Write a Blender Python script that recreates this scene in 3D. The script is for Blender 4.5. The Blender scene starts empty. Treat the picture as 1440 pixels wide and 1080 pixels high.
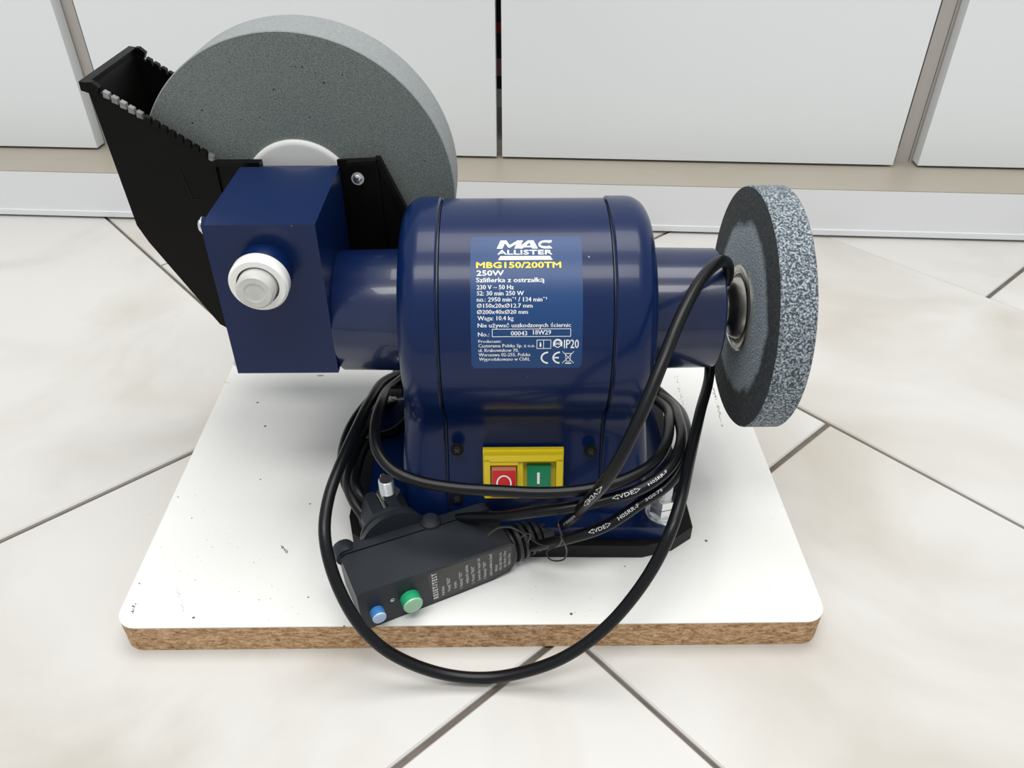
import bpy, bmesh, math, random
from mathutils import Vector, Matrix
R_=math.radians
random.seed(7)
SC=bpy.context.scene; COL=SC.collection
# ---------------------------------------------------------------- camera, world, lights, exposure
FL=1121.0; PITCH=R_(36.94); YAW=R_(-0.65); H0=0.422      # working frame: mm, origin at the camera's foot height
cam_d=bpy.data.cameras.new('camera'); cam=bpy.data.objects.new('camera',cam_d); COL.objects.link(cam)
cam.location=(0,0,H0); cam.rotation_euler=(R_(90)-PITCH,0,YAW)
cam_d.sensor_fit='HORIZONTAL'; cam_d.sensor_width=36; cam_d.lens=36*FL/1440; cam_d.clip_start=.01; cam_d.clip_end=50
SC.camera=cam
w=bpy.data.worlds.new('world'); SC.world=w; w.use_nodes=True
bg=w.node_tree.nodes['Background']; bg.inputs[0].default_value=(.93,.96,1,1); bg.inputs[1].default_value=.54
def area(name,loc,rot,sx,sy,power,col=(1,1,1)):
    l=bpy.data.lights.new(name,'AREA'); l.shape='RECTANGLE'; l.size=sx; l.size_y=sy; l.energy=power; l.color=col
    o=bpy.data.objects.new(name,l); COL.objects.link(o); o.location=loc; o.rotation_euler=rot; return o
area('ceiling_light',(-.15,-.55,2.5),(R_(-18),0,0),2.0,.75,45,(1,.985,.96))
area('ceiling_light_far',(.25,1.0,2.9),(0,0,0),2.0,1.2,44,(1,.985,.96))
SC.view_settings.view_transform='Standard'; SC.view_settings.look='None'
SC.view_settings.gamma=1; SC.view_settings.use_curve_mapping=False; SC.view_settings.exposure=0.13
# ---------------------------------------------------------------- frame helpers (mm, z=0 at eye level, floor -422, board top -400)
def V(p): return Vector((p[0]/1000,p[1]/1000,p[2]/1000+H0))
cp,sp=math.cos(PITCH),math.sin(PITCH); cy,sy=math.cos(YAW),math.sin(YAW)
AX=Vector((cy,sy,0)); AU=Vector((-sy*sp,cy*sp,cp)); AF=Vector((-sy*cp,cy*cp,-sp))
def ray(px,py): return AF+AX*((px-720)/FL)+AU*((540-py)/FL)
def atz(px,py,zc): return ray(px,py)*zc                    # point at a measured distance
def hit(px,py,ax,val): r=ray(px,py); return r*(val/r[ax])
# ---------------------------------------------------------------- materials
def node(nt,t,**k):
    n=nt.nodes.new(t)
    for a,b in k.items(): setattr(n,a,b)
    return n
def mat(name,col,rough=.5,metal=0,coat=0,spec=.5,noise=None,bump=None,trans=0,emit=None):
    """noise=(scale,amount,(col2)) mixes a second colour; bump=(scale,strength,dist)"""
    m=bpy.data.materials.new(name); m.use_nodes=True; nt=m.node_tree; b=nt.nodes['Principled BSDF']
    b.inputs['Base Color'].default_value=(*col,1); b.inputs['Roughness'].default_value=rough; b.inputs['Metallic'].default_value=metal
    b.inputs['Coat Weight'].default_value=coat; b.inputs['Coat Roughness'].default_value=.06; b.inputs['Specular IOR Level'].default_value=spec
    if trans: b.inputs['Transmission Weight'].default_value=trans
    tc=node(nt,'ShaderNodeTexCoord')
    if noise:
        sc,amt,c2=noise[:3]; det=noise[3] if len(noise)>3 else 4
        n=node(nt,'ShaderNodeTexNoise'); n.inputs['Scale'].default_value=sc; n.inputs['Detail'].default_value=det
        nt.links.new(tc.outputs['Object'],n.inputs['Vector'])
        r=node(nt,'ShaderNodeValToRGB'); lo,hi=noise[4] if len(noise)>4 else (.35,.65)
        r.color_ramp.elements[0].position=lo; r.color_ramp.elements[0].color=(*col,1)
        r.color_ramp.elements[1].position=hi
        r.color_ramp.elements[1].color=(*[a*(1-amt)+c*amt for a,c in zip(col,c2)],1)
        nt.links.new(n.outputs['Fac'],r.inputs['Fac']); nt.links.new(r.outputs['Color'],b.inputs['Base Color'])
    if bump:
        n2=node(nt,'ShaderNodeTexNoise'); n2.inputs['Scale'].default_value=bump[0]; n2.inputs['Detail'].default_value=3
        nt.links.new(tc.outputs['Object'],n2.inputs['Vector'])
        bb=node(nt,'ShaderNodeBump'); bb.inputs['Strength'].default_value=bump[1]; bb.inputs['Distance'].default_value=bump[2]
        nt.links.new(n2.outputs['Fac'],bb.inputs['Height']); nt.links.new(bb.outputs['Normal'],b.inputs['Normal'])
    return m
def chain_specks(m,scale,thresh,col,dist=1.0,stretch=(1,1,1),mask=None):
    """small dark flecks (dirt) on an existing material"""
    nt=m.node_tree; b=nt.nodes['Principled BSDF']; tc=node(nt,'ShaderNodeTexCoord')
    mp=node(nt,'ShaderNodeMapping'); mp.inputs['Scale'].default_value=stretch; nt.links.new(tc.outputs['Object'],mp.inputs[0])
    v=node(nt,'ShaderNodeTexVoronoi'); v.inputs['Scale'].default_value=scale; nt.links.new(mp.outputs[0],v.inputs['Vector'])
    c=node(nt,'ShaderNodeMath',operation='LESS_THAN'); nt.links.new(v.outputs['Distance'],c.inputs[0])
    # size varies by cell colour
    s=node(nt,'ShaderNodeSeparateColor'); nt.links.new(v.outputs['Color'],s.inputs[0])
    pw=node(nt,'ShaderNodeMath',operation='POWER'); nt.links.new(s.outputs[0],pw.inputs[0]); pw.inputs[1].default_value=dist
    ml=node(nt,'ShaderNodeMath',operation='MULTIPLY'); nt.links.new(pw.outputs[0],ml.inputs[0]); ml.inputs[1].default_value=thresh
    nt.links.new(ml.outputs[0],c.inputs[1])
    mx=node(nt,'ShaderNodeMix',data_type='RGBA'); nt.links.new(c.outputs[0],mx.inputs[0])
    bc=b.inputs['Base Color']
    if bc.is_linked: nt.links.new(bc.links[0].from_socket,mx.inputs[6])
    else: mx.inputs[6].default_value=bc.default_value
    mx.inputs[7].default_value=(*col,1); nt.links.new(mx.outputs[2],bc)
    return m
BLUE=mat('blue_enamel',(.0018,.011,.058),.28,0,.12,.26,noise=(6,.5,(.003,.018,.085)),bump=(900,.06,.0003))
chain_specks(BLUE,150,.09,(.25,.28,.33),14)
BLUED=mat('blue_enamel_dusty',(.0025,.011,.055),.28,0,.35,.4,noise=(14,.45,(.03,.045,.10),6,(.5,.8)),bump=(500,.08,.0004))
BLK=mat('black_plastic',(.002,.002,.0018),.42,spec=.15,noise=(20,.5,(.006,.0052,.004)))
BLKM=mat('black_rubber',(.004,.004,.004),.5,spec=.22,noise=(60,.4,(.012,.012,.012)),bump=(700,.1,.0003))
CORD=mat('black_cord_sheath',(.003,.0035,.0045),.34,spec=.3,bump=(900,.06,.0002))
PLUG=mat('charcoal_plug_plastic',(.014,.018,.023),.42,spec=.4,noise=(25,.4,(.023,.028,.034)),bump=(1500,.1,.0002))
PLUGF=mat('black_plug_face',(.010,.009,.008),.4)
SILV=mat('zinc_plated_steel',(.78,.79,.79),.28,1)
STEEL=mat('brushed_steel',(.55,.53,.48),.3,1)
DSTEEL=mat('dark_steel',(.07,.07,.065),.4,.8)
WHT=mat('white_plastic',(.85,.85,.82),.35)
CAPW=mat('worn_grey_white_cap',(.60,.60,.56),.4,noise=(90,.5,(.42,.42,.40)))
STONE=mat('green_grey_grinding_stone',(.11,.13,.12),.9,spec=.2,noise=(1300,.8,(.26,.29,.275),8,(.35,.7)),bump=(900,.35,.0006))
chain_specks(STONE,260,.16,(.015,.018,.018),6)
STONER=mat('toplit_stone_rim',(.23,.25,.248),.85,noise=(500,.5,(.33,.35,.35),6),bump=(700,.3,.0005))  # same stone, painted paler on the rim to imitate light from above
WHEEL=mat('coarse_grey_abrasive',(.045,.06,.07),.85,noise=(850,1,(.46,.52,.57),3,(.43,.68)),bump=(800,.6,.0008))
WHEELF=mat('dark_abrasive_face',(.022,.026,.026),.85,noise=(1000,.8,(.10,.115,.12),4,(.42,.72)),bump=(800,.4,.0006))
WHEELI=mat('abrasive_face_inner',(.035,.045,.052),.85,noise=(620,.9,(.30,.35,.39),2,(.42,.68)),bump=(800,.5,.0006))
YEL=mat('yellow_plastic',(.72,.56,.012),.3)
RED=mat('red_plastic',(.58,.008,.008),.3); PINK=mat('faded_red_plastic',(.52,.20,.14),.35); GREEN=mat('green_plastic',(.0,.20,.085),.3)
INKW=mat('white_ink',(.85,.87,.88),.5); INKY=mat('yellow_ink',(.85,.68,.06),.5); INKG=mat('grey_ink',(.75,.77,.78),.5)
LAB=mat('blue_label_foil',(.010,.050,.16),.36,spec=.35)
LABP=mat('dark_plug_label_foil',(.035,.033,.028),.35)
CLRB=mat('pale_blue_button',(.42,.56,.74),.3); CLRBS=mat('blue_button_side',(.05,.22,.55),.3)
CLRG=mat('pale_green_button',(.32,.56,.36),.3); CLRGS=mat('green_button_side',(.02,.36,.16),.3)
COPP=mat('tinned_copper_pin',(.72,.58,.50),.3,1)
GROUT=mat('grey_grout',(.115,.098,.08),.9,noise=(60,.5,(.20,.175,.15)))
DOORM=mat('white_laminate',(.83,.855,.86),.38)
chain_specks(DOORM,7,.012,(.45,.45,.47),5,(1,1,2))
EDGEM=mat('door_edge_band',(.70,.69,.67),.45)
CARC=mat('cabinet_carcass',(.50,.47,.43),.55)
LEDGE=mat('beige_plinth_top',(.36,.33,.265),.4,noise=(8,.4,(.41,.38,.32)))
PLINM=mat('white_plinth_front',(.80,.81,.82),.35,noise=(5,.5,(.74,.75,.755)))
# floor tile: veined cream porcelain
TILES=[]
for k in range(5):
    m=mat('cream_tile_%d'%k,(.47,.437,.385),.33,noise=(3.2,1,(.60,.588,.56),7,(.33,.55)),bump=(60,.04,.0004))
    nt=m.node_tree
    for n in nt.nodes:
        if n.type=='TEX_NOISE' and abs(n.inputs['Scale'].default_value-3.2)<.01: n.noise_dimensions='4D'; n.inputs['W'].default_value=k*3.1+.4; n.inputs['Distortion'].default_value=1.6
    chain_specks(m,26,.028,(.22,.19,.17),10); TILES.append(m)
BOARDW=mat('white_melamine',(.775,.775,.75),.42,noise=(9,.5,(.76,.755,.715)))
chain_specks(BOARDW,75,.085,(.12,.11,.10),2.2,(1,1,1)); chain_specks(BOARDW,22,.06,(.34,.31,.27),5,(.6,1.4,1))
# chipboard edge
CHIP=bpy.data.materials.new('chipboard_edge'); CHIP.use_nodes=True
nt=CHIP.node_tree; b=nt.nodes['Principled BSDF']; b.inputs['Roughness'].default_value=.9
tc=node(nt,'ShaderNodeTexCoord'); mp=node(nt,'ShaderNodeMapping'); mp.inputs['Scale'].default_value=(1,1,2.6); nt.links.new(tc.outputs['Object'],mp.inputs[0])
n1=node(nt,'ShaderNodeTexNoise'); n1.inputs['Scale'].default_value=230; n1.inputs['Detail'].default_value=6; n1.inputs['Roughness'].default_value=.85; nt.links.new(mp.outputs[0],n1.inputs['Vector'])
r=node(nt,'ShaderNodeValToRGB'); cr=r.color_ramp; cr.elements[0].position=.34; cr.elements[0].color=(.09,.035,.014,1); cr.elements[1].position=.70; cr.elements[1].color=(.85,.68,.45,1)
e=cr.elements.new(.46); e.color=(.40,.22,.10,1); e=cr.elements.new(.56); e.color=(.62,.42,.235,1)
nt.links.new(n1.outputs['Fac'],r.inputs['Fac']); nt.links.new(r.outputs['Color'],b.inputs['Base Color'])
bb=node(nt,'ShaderNodeBump'); bb.inputs['Strength'].default_value=.6; bb.inputs['Distance'].default_value=.001; nt.links.new(n1.outputs['Fac'],bb.inputs['Height']); nt.links.new(bb.outputs['Normal'],b.inputs['Normal'])
# ---------------------------------------------------------------- object helpers
def link(name,me,m,parent=None,smooth=False,label=None):
    o=bpy.data.objects.new(name,me); COL.objects.link(o)
    for mm in (m if isinstance(m,(list,tuple)) else [m]): me.materials.append(mm)
    if parent is not None:
        o.parent=parent; o.matrix_parent_inverse=WM(parent).inverted()
    if smooth:
        me.polygons.foreach_set('use_smooth',[True]*len(me.polygons))
    if label: o['label']=label
    return o
def WM(o):     # world matrix of freshly made objects (only translations are used)
    if o.type=='EMPTY': return Matrix.Translation(o.location)
    return Matrix.Identity(4)
def sharp(me,ang=35):
    try: me.set_sharp_from_angle(angle=R_(ang))
    except Exception: pass
def root(name,loc,label,cat,group=None):
    o=bpy.data.objects.new(name,None); COL.objects.link(o); o.location=V(loc); o.empty_display_size=.02
    tag(o,label,cat,group); return o
def tag(o,label,cat,group=None):
    o['label']=label; o['category']=cat
    if group: o['group']=group
    return o
def mesh(name,vs,fs,m,parent=None,smooth=False,label=None,fm=None,world=False):
    me=bpy.data.meshes.new(name); me.from_pydata([tuple(v) if world else tuple(V(v)) for v in vs],[],fs)
    bm=bmesh.new(); bm.from_mesh(me); bmesh.ops.recalc_face_normals(bm,faces=bm.faces); bm.to_mesh(me); bm.free()
    if fm: me.polygons.foreach_set('material_index',fm)
    o=link(name,me,m,parent,smooth,label)
    if smooth: sharp(me)
    return o
def frombm(name,bm,m,parent=None,smooth=True,label=None,bev=0,seg=2,ang=30):
    if bev:
        es=[e for e in bm.edges if len(e.link_faces)==2 and e.calc_face_angle(0)>R_(ang)]
        bmesh.ops.bevel(bm,geom=es,offset=bev/1000,segments=seg,profile=.5,affect='EDGES',clamp_overlap=True)
    bmesh.ops.recalc_face_normals(bm,faces=bm.faces)
    me=bpy.data.meshes.new(name); bm.to_mesh(me); bm.free()
    o=link(name,me,m,parent,smooth,label)
    if smooth: sharp(me,40)
    return o
def bmbox(bm,x0,x1,y0,y1,z0,z1):
    vs=[bm.verts.new(V((x,y,z))) for x in (x0,x1) for y in (y0,y1) for z in (z0,z1)]
    for f in ((0,1,3,2),(4,6,7,5),(0,4,5,1),(2,3,7,6),(0,2,6,4),(1,5,7,3)): bm.faces.new([vs[i] for i in f])
def box(name,x0,x1,y0,y1,z0,z1,m,parent=None,bev=1,seg=2,label=None):
    bm=bmesh.new(); bmbox(bm,x0,x1,y0,y1,z0,z1); return frombm(name,bm,m,parent,True,label,bev,seg)
def prism(name,poly,axis,a0,a1,m,parent=None,bev=0,label=None,seg=2):
    """poly of 2-D points in the plane across `axis`, extruded a0..a1"""
    def P(u,v,a): return {0:(a,u,v),1:(u,a,v),2:(u,v,a)}[axis]
    bm=bmesh.new(); A=[bm.verts.new(V(P(u,v,a0))) for u,v in poly]; B=[bm.verts.new(V(P(u,v,a1))) for u,v in poly]; n=len(poly)
    bm.faces.new(A); bm.faces.new(B[::-1])
    for i in range(n): bm.faces.new((A[i],A[(i+1)%n],B[(i+1)%n],B[i]))
    return frombm(name,bm,m,parent,True,label,bev,seg,20)
def frame3(d):
    d=Vector(d).normalized(); u=d.orthogonal().normalized()
    return d,u,d.cross(u)
def lathe(name,c,d,prof,m,parent=None,n=48,label=None,up=None,smooth=True,ang=35):
    """prof: list of (distance along d, radius)"""
    d=Vector(d).normalized(); u=(Vector(up)-d*Vector(up).dot(d)).normalized() if up else d.orthogonal().normalized(); v=d.cross(u); c=Vector(c)
    vs=[];fs=[]
    for a,r in prof:
        for k in range(n):
            t=2*math.pi*k/n; vs.append(c+d*a+(u*math.cos(t)+v*math.sin(t))*max(r,.001))
    for i in range(len(prof)-1):
        for k in range(n):
            k2=(k+1)%n; fs.append((i*n+k,i*n+k2,(i+1)*n+k2,(i+1)*n+k))
    fs.append(tuple(range(n))); fs.append(tuple((len(prof)-1)*n+k for k in range(n))[::-1])
    me=bpy.data.meshes.new(name); me.from_pydata([tuple(V(v_)) for v_ in vs],[],fs)
    bm=bmesh.new(); bm.from_mesh(me); bmesh.ops.recalc_face_normals(bm,faces=bm.faces); bm.to_mesh(me); bm.free()
    o=link(name,me,m,parent,smooth,label)
    if smooth: sharp(me,ang)
    return o
def spline(pts,step=2.5):
    out=[];P=[Vector(p) for p in pts]; P=[2*P[0]-P[1]]+P+[2*P[-1]-P[-2]]
    for i in range(1,len(P)-2):
        a,b_,c,d=P[i-1:i+3]; L=(c-b_).length; n=max(2,int(L/step))
        # centripetal-ish tangents
        t0=max((b_-a).length,1e-6)**.5; t1=max(L,1e-6)**.5; t2=max((d-c).length,1e-6)**.5
        m1=((b_-a)/t0-(c-a)/(t0+t1)+(c-b_)/t1)*t1; m2=((c-b_)/t1-(d-b_)/(t1+t2)+(d-c)/t2)*t1
        for k in range(n):
            t=k/n; out.append((2*t**3-3*t*t+1)*b_+(t**3-2*t*t+t)*m1+(-2*t**3+3*t*t)*c+(t**3-t*t)*m2)
    out.append(P[-2]); return out
def smooth_path(p,it=4):
    p=list(p)
    for _ in range(it): p=[p[0]]+[(p[i-1]+2*p[i]+p[i+1])/4 for i in range(1,len(p)-1)]+[p[-1]]
    return p
def tube(name,path,r,m,parent=None,n=12,label=None):
    vs=[];fs=[]; T=[(path[min(i+1,len(path)-1)]-path[max(i-1,0)]).normalized() for i in range(len(path))]
    u=T[0].orthogonal().normalized()
    for i,p in enumerate(path):
        u=(u-T[i]*u.dot(T[i])).normalized(); v=T[i].cross(u)
        for k in range(n):
            a=2*math.pi*k/n; vs.append(p+(u*math.cos(a)+v*math.sin(a))*r)
    for i in range(len(path)-1):
        for k in range(n): fs.append((i*n+k,i*n+(k+1)%n,(i+1)*n+(k+1)%n,(i+1)*n+k))
    fs.append(tuple(range(n))[::-1]); fs.append(tuple((len(path)-1)*n+k for k in range(n)))
    return mesh(name,vs,fs,m,parent,True,label)
# ---- flat lettering, mapped onto a surface
_caph=None
def textdata(body,bold=0.0):
    cu=bpy.data.curves.new('t','FONT'); cu.body=body; cu.offset=bold; cu.resolution_u=2; cu.size=1
    o=bpy.data.objects.new('t',cu); COL.objects.link(o)
    me=bpy.data.meshes.new_from_object(o); bpy.data.objects.remove(o)
    vs=[v.co.copy() for v in me.vertices]; fs=[tuple(p.vertices) for p in me.polygons]
    bpy.data.meshes.remove(me); return vs,fs
class Sheet:
    """collects flat shapes, each mapped through fn(a,b)->3-D point (mm)"""
    def __init__(s): s.v=[]; s.f=[]
    def add(s,vs,fs,fn):
        o=len(s.v); s.v+= [fn(a,b_) for a,b_ in vs]; s.f+=[tuple(i+o for i in f) for f in fs]
    def text(s,body,x0,x1,y0,y1,fn,bold=0.0,caps=None,shear=0):
        """x0..x1 the width of the line, y0 = baseline, y1 = top of capitals"""
        global _caph
        if _caph is None:
            vv,_=textdata('H'); _caph=max(v.y for v in vv)
        vs,fs=textdata(body); xa=min(v.x for v in vs); xb=max(v.x for v in vs)
        k=bold*abs(y1-y0)
        for ox,oy in (((-k,0),(k,0),(0,k),(0,-k)) if bold else ((0,0),)):
            s.add([(x0+(v.x-xa)/(xb-xa)*(x1-x0)+ox, y0+v.y/_caph*(y1-y0)+oy) for v in vs],fs,fn)
    def poly(s,pts,fn): s.add(pts,[tuple(range(len(pts)))],fn)
    def line(s,p,q,w_,fn,n=1):
        dx,dy=q[0]-p[0],q[1]-p[1]; L=math.hypot(dx,dy); nx,ny=-dy/L*w_/2,dx/L*w_/2
        for i in range(n):
            a,b_=i/n,(i+1)/n; A=(p[0]+dx*a,p[1]+dy*a); B=(p[0]+dx*b_,p[1]+dy*b_)
            s.poly([(A[0]+nx,A[1]+ny),(B[0]+nx,B[1]+ny),(B[0]-nx,B[1]-ny),(A[0]-nx,A[1]-ny)],fn)
    def arc(s,c,rx,ry,w_,a0,a1,fn,n=20):
        vs=[];fs=[]
        for i in range(n+1):
            t=R_(a0+(a1-a0)*i/n)
            for k in (-.5,.5): vs.append((c[0]+(rx+k*w_)*math.cos(t),c[1]+(ry+k*w_)*math.sin(t)))
        for i in range(n): fs.append((2*i,2*i+1,2*i+3,2*i+2))
        s.add(vs,fs,fn)
    def build(s,name,m,parent,label=None): return mesh(name,s.v,s.f,m,parent,False,label)
# ================================================================ THE SETTING
# floor: grout bed with individual tiles in a running bond
fl=mesh('floor',[(-2200,-900,-425),(2300,-900,-425),(2300,1900,-425),(-2200,1900,-425)],[(0,1,2,3)],GROUT); fl['kind']='structure'
ca,sa=math.cos(R_(41)),math.sin(R_(41))
def uv(u,v,z): return (u*ca-v*sa,u*sa+v*ca,z)
def tile(u0,u1,v0,v1):
    c=uv((u0+u1)/2,(v0+v1)/2,0)
    if not(-1500<c[0]<1600 and -500<c[1]<1250): return
    zt=-422+random.uniform(-.15,.15); g=1.1; A=[];
    for (z,i) in ((-425,0),(zt-g,0),(zt,g)):
        A+=[uv(u0+i,v0+i,z),uv(u1-i,v0+i,z),uv(u1-i,v1-i,z),uv(u0+i,v1-i,z)]
    fs=[(8,9,10,11)]
    for k in (0,4):
        for j in range(4): fs.append((k+j,k+(j+1)%4,k+4+(j+1)%4,k+4+j))
    mesh('floor_tile',A,fs,random.choice(TILES),fl)
for ci in range(-6,7):
    u0=228+305*ci; u1=u0+305
    gu=0.7 if ci>=1 else 1.6
    off=205 if ci%2==0 else 521
    for k in range(-4,5):
        v0=off+634*k; v1=v0+634
        if ci==-1 and k==-1:        # a course cut once more, as in the photo
            tile(u0+gu,u1-1.6,v0+2.1,205-2.1); tile(u0+gu,u1-1.6,205+2.1,v1-2.1)
        else: tile(u0+(1.6 if ci<2 else .7),u1-(1.6 if ci<1 else .7),v0+2.1,v1-2.1)
# cabinets along the wall, slightly turned from the machine
an=R_(-3.95); CE=(math.cos(an),math.sin(an)); CN=(-math.sin(an),math.cos(an)); CP=(-617,912)
def cw(t,bk,z): return (CP[0]+CE[0]*t+CN[0]*bk,CP[1]+CE[1]*t+CN[1]*bk,z-422)
def cbox(name,t0,t1,b0,b1,z0,z1,m,parent=None,bev=1,label=None):
    bm=bmesh.new(); vs=[bm.verts.new(V(cw(t,b_,z))) for t in (t0,t1) for b_ in (b0,b1) for z in (z0,z1)]
    for f in ((0,1,3,2),(4,6,7,5),(0,4,5,1),(2,3,7,6),(0,2,6,4),(1,5,7,3)): bm.faces.new([vs[i] for i in f])
    return frombm(name,bm,m,parent,True,label,bev,2)
PT=57
bb_=cbox('baseboard_back',-860,2080,0,8,3,PT,PLINM,None,.8); bb_['kind']='structure'
cbox('plinth_ledge',-860,2080,.5,640,PT-10,PT+1,LEDGE,bb_,.5)
cbox('sealing_strip',-860,2080,-2.2,0.2,3,9.5,PLINM,bb_,.6)
wb=cbox('wall_back',-860,2080,650,700,0,1500,mat('white_wall_paint',(.7,.7,.69),.8),None,0); wb['kind']='structure'
DB=70
def cabinet(t0,t1,doors,label):
    r_=root('base_cabinet',cw((t0+t1)/2,DB+280,PT+1),label,'cabinet','white base cabinets on the plinth')
    zt=PT+1
    cbox('side_panel',t0,t0+15.6,DB+21,DB+560,zt,zt+700,CARC,r_,.5); cbox('side_panel',t1-15.6,t1-.3,DB+21,DB+560,zt,zt+700,CARC,r_,.5)
    cbox('bottom_panel',t0+16,t1-16,DB+21,DB+555,zt,zt+16,CARC,r_,.5)
    cbox('back_panel',t0+16,t1-16,DB+552,DB+560,zt+16,zt+684,CARC,r_,0); cbox('top_panel',t0+16,t1-16,DB+21,DB+552,zt+684,zt+700,CARC,r_,.5)
    for a,b_ in doors: cbox('door',a,b_,DB,DB+18,zt+3,zt+698,[DOORM],r_,1.2)
    return r_
cabinet(-860,121,[(-846,-372),(-364,108)],'white cabinet at the left edge, its door ending beside the black trough')
cabinet(121.6,1103,[(134,605.5),(612.5,1077)],'white cabinet behind the grinder with two doors meeting in a thin gap')
cabinet(1103.6,2066,[(1106,1582),(1590,2052)],'white cabinet at the right edge, beside the wider door gap')
# goods seen through the gap between the two middle doors
KR=mat('red_print',(.35,.02,.03),.5); KK=mat('black_print',(.008,.006,.006),.5); KP=mat('pink_print',(.55,.22,.20),.5); KW=mat('white_card',(.85,.85,.83),.5)
def pz(y,b_): r=ray(702,y); n=Vector((CN[0],CN[1],0)); t=(Vector((CP[0],CP[1],0)).dot(n)+b_)/r.dot(n); return (r*t)[2]+422
BK=DB+50
k_=root('packaging_carton',cw(612,BK+30,PT+1+16),'black carton with red and pink bands seen through the gap between doors','carton')
zb=PT+1+16
ys=[19,31,47,82,107,125,151,186]
bands=[('printed_band',KK),('printed_band',KR),('printed_band',KK),('printed_band',KP),('printed_band',KK),('printed_band',KW),('printed_band',CARC)]
zs=[pz(y,BK) for y in ys]
cbox('carton_body',560,665,BK+.6,BK+60,zb,zs[0]+25,KK,k_,.5)
for (nm,mm),z1,z0 in zip(bands,zs,zs[1:]): cbox(nm,560.2,664.8,BK-.2,BK+.7,z0+.2,z1-.2,mm,k_,0)
# ================================================================ chipboard base
bo=root('mounting_board',(-20,430,-422),'white melamine chipboard board lying on the tiles under the grinder','board')
def rrect(x0,x1,y0,y1,r,n=6):
    o=[]
    for cx,cy_,a in ((x1-r,y0+r,-90),(x1-r,y1-r,0),(x0+r,y1-r,90),(x0+r,y0+r,180)):
        for i in range(n+1): t=R_(a+90*i/n); o.append((cx+r*math.cos(t),cy_+r*math.sin(t)))
    return o
out=rrect(-234,193,293.5,600,13)
prism('chipboard_core',out,2,-421.9,-400.7,CHIP,bo,0)
prism('melamine_face',out,2,-400.7,-400,BOARDW,bo,0)
# old scuffs and pits in the melamine
PIT=mat('ground_in_dirt',(.16,.13,.10),.8)
def scuff(p,q,wd,n,sz):
    S=Sheet(); A=hit(*p,2,-400); B=hit(*q,2,-400)
    for k in range(n):
        t=random.random(); c=A.lerp(B,t)+Vector((random.gauss(0,wd),random.gauss(0,wd),0)); a=random.uniform(0,3.14); l=random.uniform(.3,1)*sz; h=l*random.uniform(.2,.6)
        d=Vector((math.cos(a),math.sin(a),0)); e=Vector((-d.y,d.x,0)); c.z=-399.96
        S.v+=[c-d*l,c+e*h,c+d*l,c-e*h]; m_=len(S.v); S.f.append((m_-4,m_-3,m_-2,m_-1))
    o=S.build('scuff_mark',PIT,bo); o['kind']='stuff'
scuff((1003,545),(1016,600),.5,90,.9); scuff((950,528),(966,590),.8,70,.8); scuff((396,768),(404,778),.5,25,1.0); scuff((190,850),(186,862),.8,24,1.1)
scuff((230,740),(440,860),14,60,.55); scuff((600,880),(900,850),16,40,.5); scuff((250,828),(258,858),.4,30,.5); scuff((1000,660),(1100,800),14,40,.45)
# ================================================================ GRINDER
Y0,Z0=428.6,-263.5
G=root('bench_grinder',(12,430,-400),'dark blue bench grinder with two grey wheels bolted to the white board','grinder')
def prof(Rr,e=0):
    f=[]
    for a in range(90,-27,-4): f.append((Y0-Rr*math.cos(R_(a)),Z0+Rr*math.sin(R_(a))))
    f+=[(368.6-e,-295.6),(371.5-e,-299.5),(376.2-e,-305),(379.6-e,-311),(380.6-e,-318),(379.4-e,-327),(375.5-e,-342),(370-e,-356),(366-e,-370),(363.6-e,-377),(363-e,-388)]
    bk=[(2*Y0-y,z) for y,z in f[1:]][::-1]
    return f+bk
def inset(P,d,zfix=-380):
    n=len(P);o=[]
    for i in range(n):
        a=P[i-1];c=P[(i+1)%n];tx,tz=c[0]-a[0],c[1]-a[1];L=math.hypot(tx,tz) or 1
        nx,nz=tz/L,-tx/L
        cx,cz=Y0-P[i][0],Z0-20-P[i][1]
        if nx*cx+nz*cz<0: nx,nz=-nx,-nz
        z=P[i][1]+nz*d
        if P[i][1]<zfix: z=P[i][1]
        o.append((P[i][0]+nx*d,z))
    return o
def loft(name,secs,m,parent,label=None,ang=40):
    n=len(secs[0]);vs=[p for s in secs for p in s];fs=[]
    for i in range(len(secs)-1):
        for k in range(n): fs.append((i*n+k,i*n+(k+1)%n,(i+1)*n+(k+1)%n,(i+1)*n+k))
    fs.append(tuple(range(n))); fs.append(tuple((len(secs)-1)*n+k for k in range(n))[::-1])
    me=bpy.data.meshes.new(name); me.from_pydata([tuple(V(v)) for v in vs],[],fs)
    bm=bmesh.new(); bm.from_mesh(me); bmesh.ops.recalc_face_normals(bm,faces=bm.faces); bm.to_mesh(me); bm.free()
    o=link(name,me,m,parent,True,label); sharp(me,ang); return o
XL,XR=-37,61
base=prof(68)
loft('motor_housing',[[(x,y,z) for y,z in inset(base,dd)] for x,dd in ((XL+.6,1),(XL+1.4,0),(XR-1.4,0),(XR-.6,1))],BLUE,G)
loft('housing_seam',[[(x,y,z) for y,z in inset(base,2.2)] for x in (XL-3,XR+3)],DSTEEL,G,'dark seam between the housing and its end caps')
def flare(x,xs,z,sgn):
    k=max(0,min(1,(-285-z)/75)); k=k*k*(3-2*k)
    return x+sgn*k*6.5*min(1,abs(x-xs)/18)
for sgn,xs,xe in ((-1,XL,-60),(1,XR,86)):
    W=abs(xe-xs); rf=13
    sec=[]; cb=prof(69.3,1.0)
    for a,dd in [(.2,1.0),(1.2,0)]+[(W-rf+rf*math.sin(R_(t)),rf*(1-math.cos(R_(t)))) for t in range(0,91,10)]:
        sec.append([(flare(xs+sgn*a,xs,z,sgn),y,z) for y,z in inset(cb,dd)])
    loft('end_cap',sec,BLUE,G)
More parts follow.
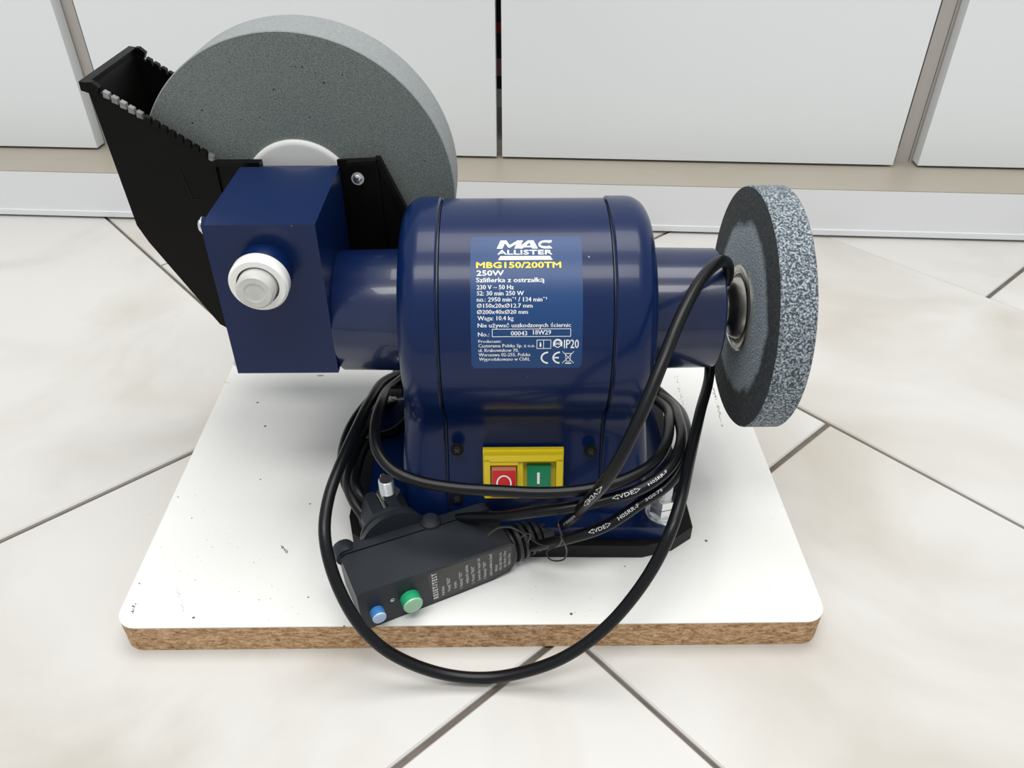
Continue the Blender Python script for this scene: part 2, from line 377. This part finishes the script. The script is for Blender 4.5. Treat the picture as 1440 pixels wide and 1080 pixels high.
# shaft housings
lathe('shaft_housing',(-56,Y0,Z0),(-1,0,0),[(0,39.5),(2.5,39.5),(4,38),(44,37.3),(45,36.6),(45,33),(40,32.5),(40,0.1)],BLUED,G,72)
lathe('shaft_housing',(82,Y0,Z0),(1,0,0),[(0,39.5),(2.5,39.5),(4,38),(47.5,37.3),(48.6,36.5),(48.6,33.5),(40,33),(40,.1)],BLUED,G,72)
lathe('drive_shaft',(120,Y0,Z0),(1,0,0),[(0,7),(24,7),(24,6.3),(66,6.3),(67,5.6),(67,0)],STEEL,G,24)
# gearbox
gb=box('gearbox_cover',-162,-101,393,474,-286,-188,BLUE,G,2.6,3)
box('gearbox_flange',-159.5,-103,474,481,-285,-190,BLUED,G,.8)
lathe('bearing_boss',(-131.5,394,-214),(0,-1,0),[(0,16.5),(1,15),(12,14.4),(13.4,13.6),(13.4,12),(13.4,.1)],BLUE,G)
bu=lathe('bushing',(-131.5,381.5,-214),(0,-1,0),[(0,13),(0,15.2),(1.2,15.9),(6.8,15.9),(8.6,14.6),(8.6,11.4),(5,11.2),(5,.1)],WHT,G,56,'white plastic bushing ring')
lathe('shaft_cap',(-131.5,376.5,-214),(0,-1,0),[(0,11.1),(0,10.4),(9.2,10.2),(10.8,8.9),(10.9,5.8),(10.3,5.0),(10.3,.1)],CAPW,bu,40,'worn grey shaft cap')
lathe('gap_ring',(-131.5,376.4,-214),(0,-1,0),[(0,11.2),(.6,11.2),(.6,.1)],DSTEEL,bu,32)
def screw(c,d,r=3.6,m=SILV,nm='screw',parent=G):
    s=lathe(nm,c,d,[(0,r*1.35),(.7,r*1.35),(.7,r),(2.2,r*.9),(2.8,r*.55),(2.8,.1)],m,parent,20)
    D,u,v=frame3(d); c=Vector(c)+D*2.85
    sh=Sheet()
    for A,B in ((u,v),(v,u)):
        sh.add([(-r*.55,-r*.12),(r*.55,-r*.12),(r*.55,r*.12),(-r*.55,r*.12)],[(0,1,2,3)],lambda a,b_,A=A,B=B: c+A*a+B*b_)
    sh.build('screw_slot',DSTEEL,s); return s
screw((-162,398,-190.5),(-1,0,0)); screw((-160,478,-197),(-1,0,0),2.9); screw((-162,398,-282),(-1,0,0),2.6)
screw((-92,482,-199),(0,-1,.15),3.0)
# ---- large stone wheel
WX,WY,WZ=-131.8,494,-214
lw=lathe('large_grinding_wheel',(WX,WY,WZ),(0,1,0),[(0,20),(0,99.4),(.6,100),(40.4,100),(41,99.4),(41,20)],[STONE,STONER],G,144,'large green-grey stone wheel')
for p in lw.data.polygons:
    c=p.center; rr=math.hypot(c.x*1000-WX,(c.z-H0)*1000-WZ)
    if rr>99.5: p.material_index=1
lathe('wheel_hub',(WX,WY+1,WZ),(0,-1,0),[(0,36),(2.6,36),(3.4,35),(3.6,33),(3.2,31),(3.2,.1)],WHT,lw,72,'white plastic wheel hub')
lathe('wheel_hub',(WX,WY+40,WZ),(0,1,0),[(0,36),(2.6,36),(3.8,34.6),(4.2,27),(8,15),(8,.1)],WHT,lw,72,'white plastic wheel hub')
# ---- water trough
gt=Vector((0,0,0)); FY,BY=483,557
front=[(-245,-141),(-180,-187.5),(-151,-187.5),(-151,-212),(-104,-212),(-104,-187.5),(-79,-186.5),(-62.5,-228),(-62.5,-290),(-76,-325),(-180,-325),(-203,-308),(-236,-243),(-240.5,-231)]
back=[(-245,-141),(-180,-187.5),(-151,-187.5),(-97,-187.5),(-79,-186.5),(-50,-254),(-30,-300),(-45,-325),(-180,-325),(-203,-308),(-236,-243),(-240.5,-231)]
tr=prism('water_trough',front,1,FY,FY+2.4,BLK,G,0,'black plastic water trough with serrated rims')
prism('back_wall',back,1,BY-2.4,BY,BLK,tr,0)
path=[(-245,-141),(-240.5,-231),(-236,-243),(-203,-308),(-180,-325),(-76,-325),(-64,-295)]
for a,b_ in zip(path,path[1:]):
    dx,dz=b_[0]-a[0],b_[1]-a[1]; L=math.hypot(dx,dz); nx,nz=-dz/L*2.2,dx/L*2.2
    if b_[0]-a[0]<0 and False: pass
    prism('trough_wall',[a,b_,(b_[0]+nx,b_[1]+nz),(a[0]+nx,a[1]+nz)],1,FY+2.4,BY-2.4,BLK,tr,0)
# rim lips
prism('rim_lip',[(-181,-189.5),(-151,-189.5),(-151,-187),(-181,-187)],1,FY-5,FY,BLK,tr,.4)
prism('rim_lip',[(-97,-189.5),(-79,-188.5),(-79,-186),(-97,-187)],1,FY-5,FY,BLK,tr,.4)
prism('rim_lip',[(-247.5,-143.5),(-243,-145),(-242.5,-139),(-247.2,-138.2)],1,FY-3,BY+2,BLK,tr,.8)
for yy in (FY-3,BY-1): prism('rim_lip',[(-243.2,-145),(-242.6,-138.6),(-240,-138.7),(-236.5,-142),(-238.5,-146)],1,yy,yy+4,BLK,tr,.6)
prism('rim_lip',[(-79,-190),(-80,-186),(-77,-186),(-60,-227),(-62.5,-230)],1,FY-2,FY+4,BLK,tr,.3)
prism('wall_rib',[(-80.5,-188),(-78.5,-188),(-77.5,-325),(-79.5,-325)],1,FY-2.5,FY,BLK,tr,.3)
prism('wall_rib',[(-181,-189),(-179.5,-189),(-179.5,-325),(-181,-325)],1,FY-2,FY,BLK,tr,.3)
GREYT=mat('lit_black_plastic',(.10,.10,.10),.4,noise=(60,.8,(.30,.29,.27),2,(.40,.6)))  # lighter grey paints in the light caught by some front rim teeth
for yy in (FY-1.0,BY-3):
    for k in range(14):
        t=(k+.5)/14; x=-237+t*57.5; z=-145.0-t*41.5
        prism('rim_tooth',[(x-1.6,z-1.6),(x+1.7,z-3.0),(x+1.7,z+.2),(x-1.1,z+1.9)],1,yy,yy+4.2,GREYT if (k<5 or k==13) and yy<500 else BLK,tr,.25,seg=1)
prism('moulded_line',[(-203.5,-192),(-202.9,-192),(-199.2,-213),(-199.9,-213)],1,FY-.4,FY,BLKM,tr,0)
prism('moulded_line',[(-199.6,-212.4),(-199.6,-213.2),(-193,-213.6),(-193,-212.8)],1,FY-.4,FY,BLKM,tr,0)
# ---- small wheel
def ring_mat(m,col2,r0,r1):
    """lighter, freshly dressed grain inside radius r0 of the wheel axis, worn dark ring outside"""
    nt=m.node_tree; b=nt.nodes['Principled BSDF']; tc=node(nt,'ShaderNodeTexCoord')
    sb=node(nt,'ShaderNodeVectorMath',operation='SUBTRACT'); nt.links.new(tc.outputs['Object'],sb.inputs[0]); sb.inputs[1].default_value=(.1485,Y0/1000,Z0/1000+H0)
    mu=node(nt,'ShaderNodeVectorMath',operation='MULTIPLY'); nt.links.new(sb.outputs[0],mu.inputs[0]); mu.inputs[1].default_value=(0,1,1)
    ln=node(nt,'ShaderNodeVectorMath',operation='LENGTH'); nt.links.new(mu.outputs[0],ln.inputs[0])
    nz=node(nt,'ShaderNodeTexNoise'); nz.inputs['Scale'].default_value=45; nz.inputs['Detail'].default_value=5; nt.links.new(tc.outputs['Object'],nz.inputs['Vector'])
    ma=node(nt,'ShaderNodeMath',operation='MULTIPLY_ADD'); nt.links.new(nz.outputs['Fac'],ma.inputs[0]); ma.inputs[1].default_value=.016; nt.links.new(ln.outputs['Value'],ma.inputs[2])
    mr=node(nt,'ShaderNodeMapRange'); nt.links.new(ma.outputs[0],mr.inputs[0]); mr.inputs[1].default_value=r0; mr.inputs[2].default_value=r1; mr.inputs[3].default_value=1; mr.inputs[4].default_value=0
    g=node(nt,'ShaderNodeTexNoise'); g.inputs['Scale'].default_value=1050; g.inputs['Detail'].default_value=4; nt.links.new(tc.outputs['Object'],g.inputs['Vector'])
    cr=node(nt,'ShaderNodeValToRGB'); cr.color_ramp.elements[0].position=.36; cr.color_ramp.elements[0].color=(.04,.05,.06,1); cr.color_ramp.elements[1].position=.60; cr.color_ramp.elements[1].color=(*col2,1)
    nt.links.new(g.outputs['Fac'],cr.inputs[0])
    mx=node(nt,'ShaderNodeMix',data_type='RGBA'); nt.links.new(mr.outputs[0],mx.inputs[0]); nt.links.new(b.inputs['Base Color'].links[0].from_socket,mx.inputs[6]); nt.links.new(cr.outputs[0],mx.inputs[7]); nt.links.new(mx.outputs[2],b.inputs['Base Color'])
ring_mat(WHEELF,(.50,.58,.64),.058,.063)
sw=lathe('small_grinding_wheel',(148.5,Y0,Z0),(1,0,0),[(0,16),(0,74.3),(.7,75),(19.6,75),(20.3,74.3),(20.3,16)],[WHEEL,WHEELF],G,144,'small coarse grey abrasive wheel')
for p in sw.data.polygons:
    if abs(p.normal.x)>.9: p.material_index=1
lathe('wheel_flange',(148.5,Y0,Z0),(-1,0,0),[(0,27),(1.6,27),(2.6,26),(2.8,23.5),(1.6,22.6),(1.0,20.5),(2.2,19.6),(5.5,18.2),(7.6,15.5),(8.2,12),(9.5,10.6),(10.2,10.4),(10.2,.1)],STEEL,sw,64,'steel clamping flange')
lathe('flange_groove',(148.5-1.5,Y0,Z0),(-1,0,0),[(0,21.6),(.3,21.6),(.3,19)],DSTEEL,sw,48)
lathe('wheel_flange',(168.8,Y0,Z0),(1,0,0),[(0,27),(2,27),(3,25),(3,.1)],STEEL,sw,64,'steel clamping flange')
lathe('clamping_nut',(171.8,Y0,Z0),(1,0,0),[(0,11),(8,11),(9,9.5),(9,.1)],STEEL,sw,6,smooth=False)
# ---- foot, plinth, fasteners
pl_=[(-104,372),(-100,357),(-84,347),(88,344),(108,349.5),(122.5,360),(122.5,500),(112,512),(-94,512),(-104,500)]
prism('rubber_plinth',pl_,2,-400,-389,BLKM,G,.8,'black rubber plinth')
prism('foot_plate',[(-92,360),(-84,352),(100,350),(113,360),(113,498),(100,508),(-84,508),(-92,498)],2,-389,-378.5,BLUE,G,1.6)
for x0,x1 in ((-91,-56),(80,112)):
    box('foot_lug',x0,x1,375,482,-379,-376.5,BLUE,G,1)
def stud(x,y,z=-378.5,h=34):
    hx=lambda r:[(x+r*math.cos(R_(60*k+15)),y+r*math.sin(R_(60*k+15))) for k in range(6)]
    lathe('washer',(x,y,z),(0,0,1),[(0,10.5),(1.8,10.5),(1.8,.1)],SILV,G,32)
    lathe('washer',(x,y,z+1.9),(0,0,1),[(0,9),(1.8,9),(1.8,.1)],SILV,G,32)
    prism('nut',hx(8.6),2,z+3.7,z+10,SILV,G,.7); prism('nut',hx(8.2),2,z+10.3,z+16.5,SILV,G,.7)
    pr=[(0,5)]
    for k in range(10): pr+=[(16.5+k*(h-17)/10,5),(16.5+(k+.5)*(h-17)/10,4.4)]
    pr+=[(h-.6,4.9),(h,4.2),(h,.1)]
    lathe('threaded_stud',(x,y,z),(0,0,1),pr,SILV,G,20)
stud(101,362); stud(-75.5,367,h=28)
stud(103,488,h=26); stud(-80,488,h=26)
for (px,py,Y) in ((643,630,373.5),(830,632,373.5),(643,699,367)):
    P=hit(px,py,1,Y); screw((P[0],P[1]-1.0,P[2]),(0,-1,.28),3.2,BLKM,'housing_screw')
lathe('cap_bolt',(-66,408,-312),(-1,0,0),[(0,3.4),(7,3.4),(7.6,2.8),(7.6,1.8),(5,1.6),(5,.1)],BLKM,G,16)
lathe('cap_bolt',(92,408,-312),(1,0,0),[(0,3.4),(7,3.4),(7.6,2.8),(7.6,1.8),(5,1.6),(5,.1)],BLKM,G,16)
# ---- switch (tilted with the housing front)
SX,SZt=-14,-331.5; tilt=R_(16)                       # top-left corner on the housing
sU=Vector((0,math.sin(tilt),math.cos(tilt))); sN=Vector((0,-math.cos(tilt),math.sin(tilt)))
SO=Vector((SX,374.5,SZt))
def sw3(a,b_,n): return SO+Vector((a,0,0))-sU*b_+sN*n           # a right, b down, n out
def sbox(name,a0,a1,b0,b1,n0,n1,m,parent,bev=.5,lab=None):
    bm=bmesh.new(); vs=[bm.verts.new(V(sw3(a,b_,n))) for a in (a0,a1) for b_ in (b0,b1) for n in (n0,n1)]
    for f in ((0,1,3,2),(4,6,7,5),(0,4,5,1),(2,3,7,6),(0,2,6,4),(1,5,7,3)): bm.faces.new([vs[i] for i in f])
    return frombm(name,bm,m,parent,True,lab,bev,2)
s0=sbox('switch',0,50.5,0,33,-1,2.6,YEL,G,1,'yellow switch with red off and green on button')
sbox('switch_frame',1,49.5,1,5.2,2.4,9,YEL,s0,.8); sbox('switch_frame',1,49.5,29.8,32.4,2.4,6,YEL,s0,.8)
sbox('switch_frame',1,4.6,4,30.5,2.4,9,YEL,s0,.8); sbox('switch_frame',45.6,49.5,4,30.5,2.4,9,YEL,s0,.8)
sbox('switch_frame',21.4,25,4,30.5,2.4,7,YEL,s0,.5); sbox('switch_frame',4,22,4.5,8.2,2.4,8.2,YEL,s0,.5)
rb=sbox('off_button',5.6,20.6,9.4,28,2.4,12.2,PINK,s0,.7,'red off button'); sbox('button_face',6,20.2,9.8,27.6,12.1,12.9,RED,rb,.3)
gn=sbox('on_button',27.6,42.4,9.6,28.5,2.4,7.6,GREEN,s0,.8,'green on button')
sh=Sheet(); sh.arc((13.1,18.2),4.3,5.2,.95,0,360,lambda a,b_: sw3(a,b_,13.0),40); sh.build('off_mark',INKW,rb)
sh=Sheet(); sh.line((34.6,13.5),(34.6,21.5),1.6,lambda a,b_: sw3(a,b_,7.7)); sh.build('on_mark',INKW,gn)
# ---- rating label wrapped on the barrel
RL=68
def onbarrel(px,py,rr=RL):
    r=ray(px,py); a=r.y**2+r.z**2; b_=-2*(r.y*Y0+r.z*Z0); c=Y0*Y0+Z0*Z0-rr*rr
    t=(-b_-math.sqrt(max(0,b_*b_-4*a*c)))/(2*a); P=r*t
    return P.x, math.atan2(P.z-Z0,Y0-P.y)
def lp(cx,cyy): return onbarrel(640+cx/5.4,330+cyy/5.4)
def barrel(x,ph,off): return Vector((x,Y0-(RL+off)*math.cos(ph),Z0+(RL+off)*math.sin(ph)))
def labfn(off,x0,x1):
    # linear map of label rows (photo rows) to (x, angle); fixed columns
    def f(a,b_):
        _,ph=lp(540,b_)
        xa,_=lp(a,b_)
        xl,_=lp(118,b_); xr,_=lp(965,b_)
        return barrel(x0+(xa-xl)/(xr-xl)*(x1-x0),ph,off)
    return f
lx0,_=lp(115,200); lx1,_=lp(965,200); F=labfn(.22,lx0,lx1); F0=labfn(.10,lx0,lx1)
vs=[];fs=[]
rows=[16+(1012-16)*i/40 for i in range(41)]
for b_ in rows:
    e=min(b_-16,1012-b_); cut=22-math.sqrt(max(0,22*22-(22-min(22,e))**2))
    for k in range(9): a=118+cut+(847-2*cut)*k/8; vs.append(F0(a,b_))
for i in range(40):
    for k in range(8): fs.append((i*9+k,i*9+k+1,(i+1)*9+k+1,(i+1)*9+k))
lb=mesh('rating_label',vs,fs,LAB,G,True,'blue rating label with white and yellow print')
W_=Sheet(); Yl=Sheet()
for pg in ([(318,107),(348,45),(392,45),(418,80),(478,45),(520,45),(490,107),(452,107),(468,72),(418,100),(408,100),(382,66),(362,107)],
    [(470,107),(558,45),(600,45),(632,107),(588,107),(583,97),(527,97),(514,107)],):
    W_.poly(pg,F)
Bk=Sheet(); Bk.poly([(541,86),(578,86),(570,62)],labfn(.3,lx0,lx1)); Bk.build('letter_counter',LAB,lb)
W_.arc((690,76),46,23,17,40,320,F,24); W_.poly([(690,45),(742,45),(734,63),(690,62)],F); W_.poly([(690,90),(728,90),(742,107),(690,107)],F)
W_.text('ALLISTER',325,740,151,119,F,.06)
W_.poly([(328,193),(742,193),(722,163),(346,163)],F)
Yl.text('MBG150/200TM',165,803,252,210,F,.065)
W_.text('250W',167,370,310,272,F,.05); W_.text('Szlifierka z ostrzałką',163,675,360,327,F,.035)
for s_,x0,x1,yb,yt in (('230 V ~ 50 Hz',168,445,414,382),('S2: 30 min 250 W',168,520,460,428),('no.: 2950 min⁻¹ / 134 min⁻¹',168,692,507,475),
    ('Ø150x20xØ12.7 mm',168,585,553,523),('Ø200x40xØ20 mm',168,550,600,570),('Waga: 10.4 kg',172,442,648,617),
    ('Nie używać uszkodzonych ściernic',172,875,702,672),('No.:',173,258,770,740),('00043',422,545,764,732),('18W29',590,725,758,725)):
    W_.text(s_,x0,x1,yb,yt,F,.025)
for s_,x0,x1,yb,yt in (('Producent:',175,348,818,797),('Castorama Polska Sp. z o.o.',175,605,853,829),('ul. Krakowiakow 78,',175,480,887,864),
    ('Warszawa 02-255, Polska',175,570,921,897),('Wyprodukowano w ChRL',178,567,954,931)):
    W_.text(s_,x0,x1,yb,yt,F,.025)
for p,q in (((280,716),(875,716)),((280,773),(875,773)),((281,716),(281,773)),((874,716),(874,773)),
            ((618,800),(726,800)),((618,864),(726,864)),((619,800),(619,864)),((670,800),(670,864)),((725,800),(725,864))): W_.line(p,q,4,F,3)
W_.text('i',640,652,850,815,F,.04); W_.text('IP20',825,937,862,799,F,.012)
W_.arc((777,829),24,27,6,0,360,F); W_.arc((777,826),33,30,7,185,355,F); W_.poly([(742,818),(752,818),(752,848),(742,848)],F); W_.poly([(802,818),(812,818),(812,848),(802,848)],F)
W_.arc((767,828),7,7,4,0,360,F,10); W_.arc((787,828),7,7,4,0,360,F,10)
W_.arc((705,934),50,40,12,90,270,F); W_.arc((795,934),50,40,12,90,270,F); W_.line((752,934),(788,934),11,F)
W_.line((815,887),(903,976),4,F,3); W_.line((903,887),(815,976),4,F,3); W_.line((838,905),(845,962),4,F,2); W_.line((880,905),(873,962),4,F,2); W_.line((836,903),(884,903),5,F); W_.line((845,962),(873,962),4,F); W_.line((838,976),(884,976),9,F)
W_.build('lettering',INKW,lb); Yl.build('lettering',INKY,lb,'yellow lettering')
# ================================================================ POWER CORD
C_=root('power_cord',(-40,330,-400),'black power cord coiled around the motor with a residual-current plug','cord')
pL=Vector((.903,.430,0)).normalized(); pN=Vector((pL.y,-pL.x,0)); pU=Vector((0,0,1)); PO=Vector((-84,290,-399.8))
def pp(a,n,u): return PO+pL*a-pN*n+pU*u           # a along, n back from the button face, u up
def pprism(name,poly,which,c0,c1,m,parent,bev=1,lab=None,seg=3):
    """which: 'n' -> poly in (a,u) extruded in n ; 'u' -> poly in (a,n) ; 'a' -> poly in (n,u)"""
    def P(p,q,c): return {'n':(p,c,q),'u':(p,q,c),'a':(c,p,q)}[which]
    bm=bmesh.new(); A=[bm.verts.new(V(pp(*P(p,q,c0)))) for p,q in poly]; B=[bm.verts.new(V(pp(*P(p,q,c1)))) for p,q in poly]; n=len(poly)
    bm.faces.new(A); bm.faces.new(B[::-1])
    for i in range(n): bm.faces.new((A[i],A[(i+1)%n],B[(i+1)%n],B[i]))
    return frombm(name,bm,m,parent,True,lab,bev,seg,20)
ph=pprism('plug_housing',[(0,2),(2,0),(62,0),(84,1),(96,3.5),(99,8),(99,26),(97,28.5),(2,33.5),(-1,31.5)],'n',0,31,PLUG,C_,2.2,'charcoal residual-current plug body')
pprism('rear_shell',[(0,2),(2,0),(62,0),(84,1),(95,3.5),(98,8),(98,26.5),(96,29),(2,34),(-1,31.5)],'n',31.8,39,PLUG,ph,2)
pprism('shell_seam',[(1,2),(3,1),(62,1),(84,2),(95,4.5),(97.8,9),(97.8,25.5),(96,28),(2.5,32.8),(0,31)],'n',30,33,BLKM,ph,0)
lathe('case_lug',pp(3,33,29),-pN,[(0,6.5),(5,7.5),(9,6.5),(10,.1)],PLUG,ph,20)
lathe('case_lug',pp(58,36,29.5),pU,[(0,7),(3,6.5),(5,4.5),(5.5,.1)],PLUG,ph,20)
# schuko face: round collar, grooved body, two pins
DC=pp(35,40,23.5); dd=-pN
lathe('plug_collar',DC-dd*2,dd,[(0,22),(4,21.6),(5,20),(5.2,18.4),(7.2,18.2),(8.4,19.6),(10,19.6),(11,18.8),(11,.1)],PLUG,ph,56,up=(0,0,1))
bx=[(15,-9),(15,9),(9,15.5),(2,15.5),(2,13),(-2,13),(-2,15.5),(-9,15.5),(-15,9),(-15,-9),(-9,-14),(9,-14)]
bm=bmesh.new(); A=[bm.verts.new(V(DC+dd*9+pL*p+pU*q)) for p,q in bx]; B=[bm.verts.new(V(DC+dd*30+pL*p*.97+pU*q*.97)) for p,q in bx]; n=len(bx)
bm.faces.new(A); bm.faces.new(B[::-1])
for i in range(n): bm.faces.new((A[i],A[(i+1)%n],B[(i+1)%n],B[i]))
frombm('plug_body',bm,PLUG,ph,True,None,.7,2,20)
for s in (-9.5,9.5): lathe('plug_pin',DC+dd*28+pL*s+pU*8,dd,[(0,2.4),(19,2.4),(21,1.6),(21,.1)],COPP,ph,16,'bare metal plug pin')
lathe('contact_spring',DC+dd*12+pU*13.2,dd,[(0,1.7),(15.5,1.7),(16,.1)],STEEL,ph,12)
for a,r,m1,m2,nm in ((9.0,4.2,CLRB,CLRBS,'blue'),(29.5,6.0,CLRG,CLRGS,'green')):
    u_=13.5 if r<5 else 14.5
    b0=lathe('test_button' if r<5 else 'reset_button',pp(a,.2,u_),pN,[(0,r),(5.2 if r<5 else 6.2,r),(5.2 if r<5 else 6.2,.1)],m2,ph,32,nm+' push button')
    o_=5.2 if r<5 else 6.2
    lathe('button_face',pp(a,-o_,u_),pN,[(0,r),(.9,r*.93),(1.1,r*.8),(1.1,.1)],m1,b0,32)
sh=Sheet(); sh.line((18.2,17),(20.2,17),.7,lambda a,b_: pp(a,-.1,b_)); sh.arc((19.2,17.6),1.1,1.1,.5,20,300,lambda a,b_: pp(a,-.1,b_),10); sh.build('moulded_mark',INKG,ph)
sh=Sheet(); FA=lambda a,b_: pp(a,-.12,b_)
sh.poly([(43,29.5),(96,26.8),(97,25),(97,8),(93,5.2),(84,3.2),(70,2.6),(44.5,2.4),(41.5,27)],FA)
pla=sh.build('plug_label',LABP,ph,'dark printed instruction label on the plug')
T_=Sheet(); FT=lambda a,b_: pp(b_,-.2,a)       # text runs upward, lines advance to the right
def col(txt,x,w2,y0,y1,bold=.02): # text direction up the face
    T_.text(txt,y0,y1,x+w2,x,FT,bold)
col('R E S E T / T E S T',44.3,3.0,4.5,27,.06)
for i,(s_,y0,y1) in enumerate((('Przed użyciem',6,14),('Wcisnąć "RESET"',7,20),('lampka',8,14),('1. Nacisnąć "TEST"',6,21),('wyłącznik zadziała',8,25),
        ('2. Wcisnąć "RESET"',6,22),('kontrolka zapali się',7,27),('3. Nacisnąć "TEST"',6,22),('jeżeli nie zadziała nie używać',7,27))):
    col(s_,49.5+i*4.0,1.9,y0-1,y1-1,.02)
for i,(s_,y0,y1) in enumerate((('UWAGA!',8,14),('IP54 230V 50Hz 16A',8,24),('IΔn 30mA t<30ms',9,24),('Made in China',10,20))): col(s_,85.5+i*2.9,1.7,y0,y1,.02)
T_.build('lettering',INKG,pla)
# strain relief boot
BO=pp(98,11,14); bd=(pL+Vector((0,0,-.02))).normalized()
pr=[(-2,11.2),(3,10.8),(3.2,6)]
for k in range(4):
    s_=5+k*4.6; R1=12-k*.35; pr+=[(s_-.3,6.2),(s_,R1),(s_+2.5,R1-.2),(s_+2.8,6.2)]
pr+=[(23,6),(24,8.2),(31,7.6),(32.5,6.4),(31.5,.1)]
lathe('strain_relief',BO,bd,pr,mat('scuffed_grey_rubber',(.012,.013,.014),.45,noise=(150,.7,(.05,.05,.048),4,(.45,.7))),C_,28)
p3=lambda *a: Vector(a)
pts=[BO+bd*26,BO+bd*36,atz(805,728,482),atz(826,706,452),atz(848,682,430),atz(870,648,419),atz(890,608,414),atz(912,558,413),atz(935,500,416),atz(960,440,426),atz(984,396,438),
 atz(1003,374,448),atz(1017,366,458),atz(1025,373,467),p3(132.6,414,-236),p3(134.3,429,-243),p3(134.3,444,-254),p3(134.5,451,-272),p3(136,449,-293),
 atz(998,522,537),atz(985,578,510),atz(971,640,480),atz(958,700,449),atz(944,745,438),atz(922,792,440),atz(890,840,445),atz(848,886,450),atz(792,925,455),atz(740,944,460),atz(690,953,463),atz(640,951,463),atz(590,938,460),
 atz(542,914,455),atz(508,882,449),atz(482,840,444),atz(463,790,442),atz(456,745,445),atz(462,700,455),atz(478,655,470),atz(498,610,495),atz(520,565,535),atz(546,533,580),
 p3(-45,520,-372),p3(15,530,-385),p3(75,522,-380),
 atz(936,562,580),atz(955,592,525),atz(957,625,490),atz(938,662,470),atz(900,688,463),atz(850,704,466),atz(800,714,468),atz(750,720,474),atz(712,726,484),atz(660,728,500),atz(600,735,522),atz(548,735,535),atz(512,716,530),
 atz(489,688,525),atz(481,650,530),atz(488,612,545),atz(512,572,570),atz(548,543,605),
 p3(-45,535,-392),p3(20,545,-396),p3(85,532,-394),
 atz(933,570,570),atz(941,596,520),atz(935,628,488),atz(915,655,470),atz(880,674,462),atz(835,687,460),atz(770,693,460),atz(700,690,461),atz(640,686,462),atz(585,676,464),atz(548,658,468),atz(530,632,476),atz(527,602,492),atz(535,570,520),atz(552,543,565),
 p3(-45,512,-358),p3(20,516,-362),p3(85,514,-366),
 atz(945,566,578),atz(965,602,525),atz(963,642,490),atz(941,680,475),atz(902,707,472),atz(850,741,473),atz(800,757,480),atz(770,764,491),atz(742,768,505),
 p3(-5,357,-391),p3(-40,350,-386)]
cp_=smooth_path(spline(pts,2.2),6)
cord=tube('cord_sheath',cp_,3.5,CORD,C_,14)
# second run at the left, disappearing into the foot of the machine
tube('cord_sheath',smooth_path(spline([p3(-62,372,-388),atz(528,728,520),atz(512,704,508),atz(499,684,512),atz(503,655,530),atz(520,620,560),p3(-78,440,-372),p3(-68,452,-368)],2.2),4),3.5,CORD,C_,14)
tube('cord_sheath',smooth_path(spline([p3(-75,350,-388),atz(512,726,505),atz(497,704,508),atz(489,682,515),atz(494,650,530),atz(510,610,555),atz(530,575,590),p3(-70,500,-392)],2.2),4),3.5,CORD,C_,14)
def proj(P): z=P.dot(AF); return (720+FL*P.dot(AX)/z,540-FL*P.dot(AU)/z)
def cordtext(body,q0,q1,zr,flip=False,hw=1.1):
    """lettering printed on the sheath between photo points q0,q1 (zr = rough distance)"""
    def near(q,rng): return min(rng,key=lambda i:(proj(cp_[i])[0]-q[0])**2+(proj(cp_[i])[1]-q[1])**2+((cp_[i].dot(AF)-zr)*.5)**2)
    i0=near(q0,range(2,len(cp_)-2)); i1=near(q1,range(max(2,i0-28),min(len(cp_)-2,i0+28)))
    S=Sheet()
    def fn(a,b_):
        t=i0+(i1-i0)*a; k=max(1,min(len(cp_)-2,int(t))); f=t-k
        P=cp_[k]*(1-f)+cp_[min(k+1,len(cp_)-1)]*f; T=(cp_[k+1]-cp_[k-1]).normalized()*(1 if i1>i0 else -1)
        toc=(-P).normalized(); toc=(toc-T*toc.dot(T)).normalized(); side=toc.cross(T)
        an=b_/3.6; return P+(toc*math.cos(an)+side*math.sin(an))*3.62
    S.text(body,0,1,-hw,hw,fn); S.build('cord_lettering',INKG,cord)
cordtext('◁VDE▷',(850,676),(818,704),430); cordtext('H05RR-F',(812,716),(790,732),480,hw=.8)
cordtext('◁VDE▷',(862,701),(898,689),465); cordtext('H05RR-F',(908,686),(934,664),468,hw=.8)
cordtext('◁VDE▷',(832,751),(862,736),475); cordtext('H05RR-F',(870,729),(900,709),472); cordtext('3G0.75',(908,703),(930,688),472,hw=.8)
# ---- wire tie
wp=[atz(686,752,452),atz(700,742,450),atz(716,741,452),atz(733,748,466),atz(745,757,472),atz(760,766,474),atz(775,770,474),atz(788,764,465),atz(790,752,458),atz(785,738,455),atz(786,732,470)]
w1=tube('wire_tie',smooth_path(spline(wp,1.2),2),.55,mat('black_tie_wire',(.02,.02,.02),.3,.4),None,6)
tag(w1,'thin black twisted wire tie wound round the cord beside the plug','wire tie')
tube('tie_end',smooth_path(spline([atz(776,770,474),atz(768,776,474),atz(772,786,476),atz(783,789,480),atz(793,787,478),atz(797,776,472),atz(793,762,460),atz(788,754,457)],1.2),2),.5,w1.data.materials[0],w1,6)
tube('tie_end',smooth_path(spline([atz(731,757,462),atz(739,750,462),atz(746,752,466),atz(742,762,472)],1.2),2),.5,w1.data.materials[0],w1,6)
